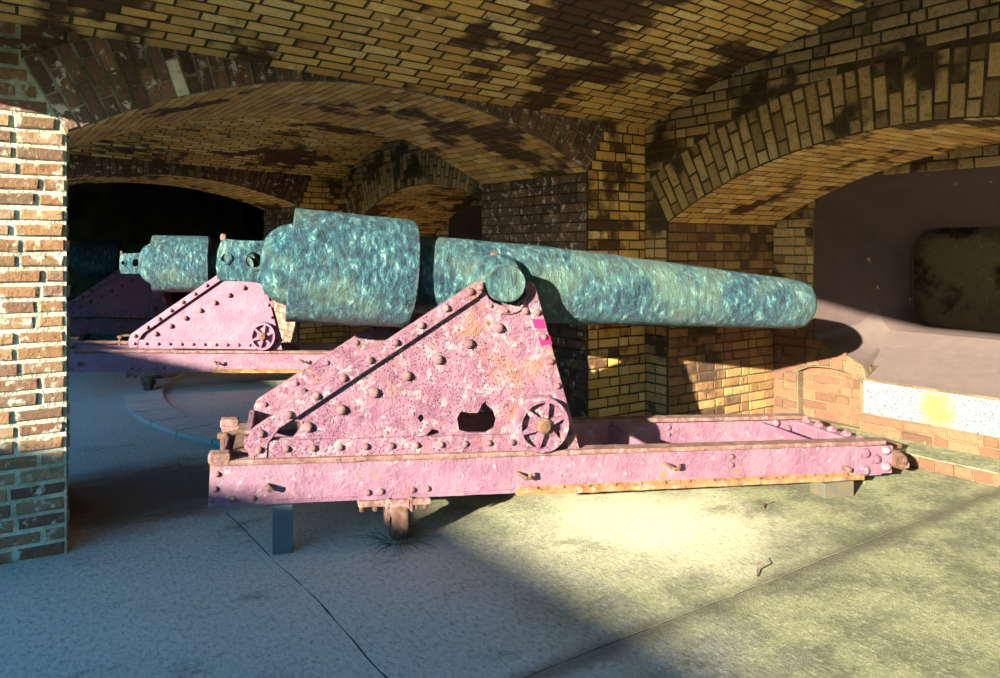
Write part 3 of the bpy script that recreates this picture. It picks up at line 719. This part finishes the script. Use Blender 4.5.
    # transoms between the cheeks
    for x0, x1, z0, z1 in ((.02, .05, .50, .70), (1.36, 1.39, .45, .85), (.62, .65, .47, .72)):
        obj('transom', box(x0, x1, -.35, .35, z0, z1, .004), PK, t)
    obj('floor_plate', box(.0, 1.4, -.32, .32, .485, .5), 'rust', t)
    # step bracket and handspike socket at the rear
    obj('rear_bracket', box(-.405, -.355, -.365, -.325, .590, .618, .005), 'rust', t)
    obj('bracket_arm', tube([(-.36, -.335, .607), (-.30, -.345, .618), (-.235, -.36, .615)], .013), 'rust', t)
    obj('bracket_leg', box(-.392, -.372, -.35, -.325, .505, .59, .003), 'rust', t)
    obj('rear_plate', box(-.335, -.245, -.33, .33, .50, .515, .003), 'rust', t)
    obj('rear_plate', box(-.275, -.245, -.35, .35, .515, .585, .004), PK, t)
    return t

def make_chassis(loc, label, front_wheels=True):
    t = thing('traversing_chassis', label, 'gun chassis', loc, GA, 'pink traversing chassis in the casemates')
    T = Matrix.Translation((0, 0, .482)) @ Matrix.Rotation(R(2.5), 4, 'Y')
    X0, X1, Hh = -.435, 3.66, .232
    rnd = random.Random(11)
    for s in (-1, 1):
        # I-beam: web with top flange; the bottom flange is rusted away at the rear
        b = box(X0, X1, s*.385, s*.405, -Hh+.004, -.02)
        N = 60; top = bmesh.new()
        prof = [(s*.335, -.001), (s*.435, -.001), (s*.437, -.012), (s*.434, -.026), (s*.41, -.031), (s*.38, -.031), (s*.335, -.026)]
        ring0 = None
        for i in range(N+1):
            x = X0+(X1-X0)*i/N
            ring = [top.verts.new((x, y+s*.004*noise.noise(V(x*9, y*5, s)), z+.003*noise.noise(V(x*7, z*40, s+2)))) for y, z in prof]
            if ring0:
                for k in range(len(prof)): top.faces.new((ring0[k], ring0[(k+1) % len(prof)], ring[(k+1) % len(prof)], ring[k]))
            else: top.faces.new(ring)
            ring0 = ring
        top.faces.new(ring0)
        web = obj('rail', b, 'rail', t, False, T)
        obj('top_flange', top, 'flange', web, False, T)
        low = bmesh.new(); ring0 = None
        for i in range(41):
            x = 1.18+(3.50-1.18)*i/40; e = .437+.008*noise.noise(V(x*13, 1, s)); d = .004*noise.noise(V(x*9, 5, s))
            ring = [low.verts.new(p) for p in ((x, s*.36, -Hh), (x, s*.36, -Hh+.02), (x, s*.405, -Hh+.03), (x, s*e, -Hh+.012+d), (x, s*e, -Hh-.012+d))]
            if ring0:
                for k in range(5): low.faces.new((ring0[k], ring0[(k+1) % 5], ring[(k+1) % 5], ring[k]))
            else: low.faces.new(ring)
            ring0 = ring
        low.faces.new(ring0); obj('bottom_flange', low, 'lowflange', web, False, T)
        low = bmesh.new(); ring0 = None
        for i in range(31):
            x = X0+(1.2-X0)*i/30; e = .412+.012*noise.noise(V(x*11, 7, s))
            ring = [low.verts.new(p) for p in ((x, s*.37, -Hh), (x, s*.38, -Hh+.014), (x, s*e, -Hh+.016), (x, s*e, -Hh-.004))]
            if ring0:
                for k in range(4): low.faces.new((ring0[k], ring0[(k+1) % 4], ring[(k+1) % 4], ring[k]))
            else: low.faces.new(ring)
            ring0 = ring
        low.faces.new(ring0); obj('bottom_flange', low, 'rail', web, False, T)
        def rv(x, z, r=.016, mat='rail', y=.405, nm='rivet'):
            p = T @ V(x, s*y, z); o = rivet(web, *p, r, r*1.1, 'rivet' if nm == 'rivet' and mat == 'rail' else mat, nm)
            if s > 0: o.scale = (1, -1, 1)
        def rvi(x, z, r=.016, mat='rail'):
            p = T @ V(x, s*.385, z); o = rivet(web, *p, r, r*.9, mat)
            if s < 0: o.scale = (1, -1, 1)
        for x, z in ((-.40, -.075), (-.405, -.15), (-.42, -.205), (-.32, -.205), (-.22, -.205)): rv(x, z, .016)
        for x, z in ((.36, -.20), (.43, -.197), (.60, -.195), (.68, -.192)): rv(x, z, .017)
        for x, z in ((2.55, -.075), (2.55, -.125)): rv(x, z, .017); rvi(x, z, .017)
        for i in range(14): rv(1.3+i*.16, -Hh+.022, .008, 'rust', .425)
        # front end: gusset plate with large bolts
        obj('end_gusset', box(3.44, 3.72, s*.41, s*.43, -Hh+.02, -.035, .004), 'rail', web, False, T)
        for x, z in ((3.50, -.075), (3.585, -.115), (3.50, -.185), (3.66, -.06), (3.665, -.165)): rv(x, z, .032, 'pink', .43, 'bolt')
        for x, z in ((3.42, -.06), (3.42, -.17), (3.30, -.17), (3.52, -.11)): rvi(x, z, .034, 'pink')
        # rope hooks
        for x, z, big in ((-.15, -.145, 0), (1.215, -.135, 1), (2.13, -.115, 1), (3.36, -.17, 0)):
            h = tube([(x-.03, s*.40, z+.01), (x-.022, s*.44, z+.008), (x+.005, s*.47, z-.006), (x+.028, s*.462, z-.008), (x+.036, s*.45, z+.02)] if big else [(x, s*.40, z), (x+.004, s*.44, z), (x+.012, s*.462, z-.004)], .011 if big else .016, 8)
            obj('rope_hook', h, 'rust', web, True, T)
        # rear stop
        obj('stop_block', box(X0-.010, -.34, s*.35, s*.442, -.015, .036, .012), 'flange', t, False, T)
        # traverse wheel fork under the rail
        obj('wheel_bracket', box(.31, .695, s*.33, s*.44, -Hh-.036, -Hh-.004, .006), 'flange', t, False, T)
        for x in (.33, .40, .62, .67):
            obj('bracket_bolt', lathe([(-Hh-.03, .014), (-Hh-.06, .014), (-Hh-.064, .008)], 8, 'z'), 'rust', t, True, T @ Matrix.Translation((x, s*.42, 0)))
        fk = None
        for x in (.455, .575):
            pl = [(x-.02, .225), (x+.02, .225), (x+.028, .17), (x+.02, .11), (x-.012, .10), (x-.024, .16)]
            f = obj('fork_arm', plate([(.33, .23), (.44, .23), (.445, .16), (.42, .085), (.36,   .085), (.335, .15)], [], lambda u, v: (x-.013, s*u, v), lambda u, v: (x+.013, s*u, v), .005), 'flange', t)
        obj('fork_cheek', plate([(.46, .222), (.57, .222), (.565, .15), (.545, .10), (.485, .10), (.465, .15)], [[(.515+.02*math.cos(k*.785), .155+.02*math.sin(k*.785)) for k in range(8)]], lambda u, v: (u, s*.447, v), lambda u, v: (u, s*.425, v), .004), 'flange', t)
        wh = obj('traverse_wheel', lathe([(.475, .05), (.475, .098), (.485, .105), (.545, .105), (.555, .098), (.555, .05)], 32, 'x', jit=.002), 'rust', t, True, Matrix.Translation((0, s*.385, .106)))
        obj('axle', lathe([(.44, .02), (.59, .02)], 12, 'x'), 'rust', wh, True, Matrix.Translation((0, s*.385, .106)))
    for x in (-.40, 1.0, 2.1, 3.3):
        obj('cross_tie', box(x-.012, x+.012, -.385, .385, -Hh+.01, -.05, .002), 'rail', t, False, T)
    # front transom and pintle tongue
    obj('front_transom', box(3.60, 3.72, -.42, .42, -.17, -.05, .015), 'rail', t, False, T)
    for k in range(6):
        p = T @ V(3.66, -.35+k*.14, -.05); o = rivet(t, *p, .036, .034, 'pink', 'bolt'); o.rotation_euler = (R(-90), 0, 0)
    for s in (-1, 1):
        tg = bmesh.new()
        pr = [(3.70, .05, -.06), (3.78, .045, -.07), (3.84, .05, -.11), (3.87, .055, -.16), (3.86, .05, -.195), (3.80, .045, -.195), (3.72, .04, -.17)]
        pp = [(x, z) for x, _, z in pr]
        q = plate(pp, [], lambda u, v: (u, s*.36, v), lambda u, v: (u, s*.43, v), .012)
        obj('end_lug', q, 'rust', t, True, T)
        obj('lug_pin', lathe([(s*.34, .022), (s*.46, .022), (s*.468, .012)], 12, 'y'), 'rust', t, True, T @ Matrix.Translation((3.79, 0, -.13)))
    obj('pintle_tongue', box(3.70, 4.12, -.09, .09, -.15, -.11, .01), 'rust', t, False, T)
    return t

GX, GY = math.cos(GA), math.sin(GA); FS = .87       # the two farther guns are a shorter pattern
def at(dx, dy, along): return (G0[0]+dx+GX*along, G0[1]+dy+GY*along, 0)
L1 = (*G0, 0); L2 = at(.11, 5.14, 1.0*(1-FS)); L3 = at(-.10, 9.88, 1.0*(1-FS)); K2 = at(.11, 5.14, -.42); K3 = at(-.10, 9.88, -.42)
b1 = make_barrel(L1, 'large weathered teal cannon barrel nearest the viewer, muzzle toward the embrasure')
c1 = make_carriage(L1, 'nearest pink riveted gun carriage with magenta tape and a ragged rust hole', True)
k1 = make_chassis(L1, 'nearest pink gun chassis of two long rails propped on a dark post')
b2 = copy_tree(b1); b2.location = L2; b2['label'] = 'middle teal cannon barrel seen through the brick arch behind the nearest breech'
c2 = make_carriage(L2, 'middle clean pink gun carriage with spoked wheel, behind the nearest breech', False)
k2 = copy_tree(k1); k2.location = K2; k2['label'] = 'middle lilac pink gun chassis standing beyond the brick arch'
b3 = copy_tree(b1); b3.location = L3; b3['label'] = 'farthest cannon barrel, dark in shade beside the left brick pier'
c3 = copy_tree(c2); c3.location = L3; c3['label'] = 'farthest purple shaded gun carriage in the dark third casemate'
k3 = copy_tree(k1); k3.location = K3; k3['label'] = 'farthest gun chassis in the dark third casemate'

for o in (b2, c2, b3, c3): o.scale = (FS, 1, 1)
for o in (b2, b3):                                   # these two lie level on their trunnions
    tv = V(1.12*FS, 0, 1.369); rz = Matrix.Rotation(GA, 3, 'Z'); ry = Matrix.Rotation(R(-5), 3, 'Y')
    o.rotation_euler = (0, R(-5), GA); o.location = Vector(o.location)+rz @ (tv-ry @ tv)

# props under the nearest chassis
def gl(x, y, z): c, s = math.cos(GA), math.sin(GA); return (G0[0]+c*x-s*y, G0[1]+s*x+c*y, z)
p = tag(obj('support_post', box(-.05, .05, -.05, .05, 0, .248, .004), 'post'), 'short dark steel post propping the rear of the nearest chassis', 'post'); p.location = gl(-.085, -.39, 0); p.rotation_euler.z = GA
p = tag(obj('support_block', box(-.11, .11, -.07, .07, 0, .096, .006), 'block'), 'small teal and rust wooden block under the front of the nearest rail', 'block'); p.location = gl(3.27, -.40, 0); p.rotation_euler.z = GA
# twigs on the lit floor
for pts, lab in (([(2.66, -2.20, .006), (2.70, -2.17, .02), (2.735, -2.185, .035), (2.73, -2.15, .05)], 'small crooked twig on the sunlit floor beside the long joint'),
                 ([(3.5, -1.62, .006), (3.56, -1.58, .014), (3.6, -1.6, .02)], 'tiny dry twig on the sunlit floor in front of the block')):
    tag(obj('twig', tube(pts, [.004, .005, .004, .002][:len(pts)], 6), 'twig'), lab, 'twig')
# dry weeds beside the traverse wheel
wb = bmesh.new(); rnd = random.Random(5)
for i in range(46):
    a = rnd.uniform(0, 6.28); r0 = rnd.uniform(.02, .1); l = rnd.uniform(.08, .2); h = rnd.uniform(.01, .05)
    c0 = V(*gl(.50, -.44, .003)) + V(math.cos(a)*r0, math.sin(a)*r0*.7, 0); d = V(math.cos(a+rnd.uniform(-.5, .5)), math.sin(a), 0)
    join(wb, tube([c0, c0+d*l*.5+V(0, 0, h), c0+d*l+V(0, 0, h*.3)], [.003, .002, .001], 4))
tag(obj('dry_weeds', wb, 'twig'), 'dry weeds matted around the wheel below the nearest chassis', 'weeds', kind='stuff')
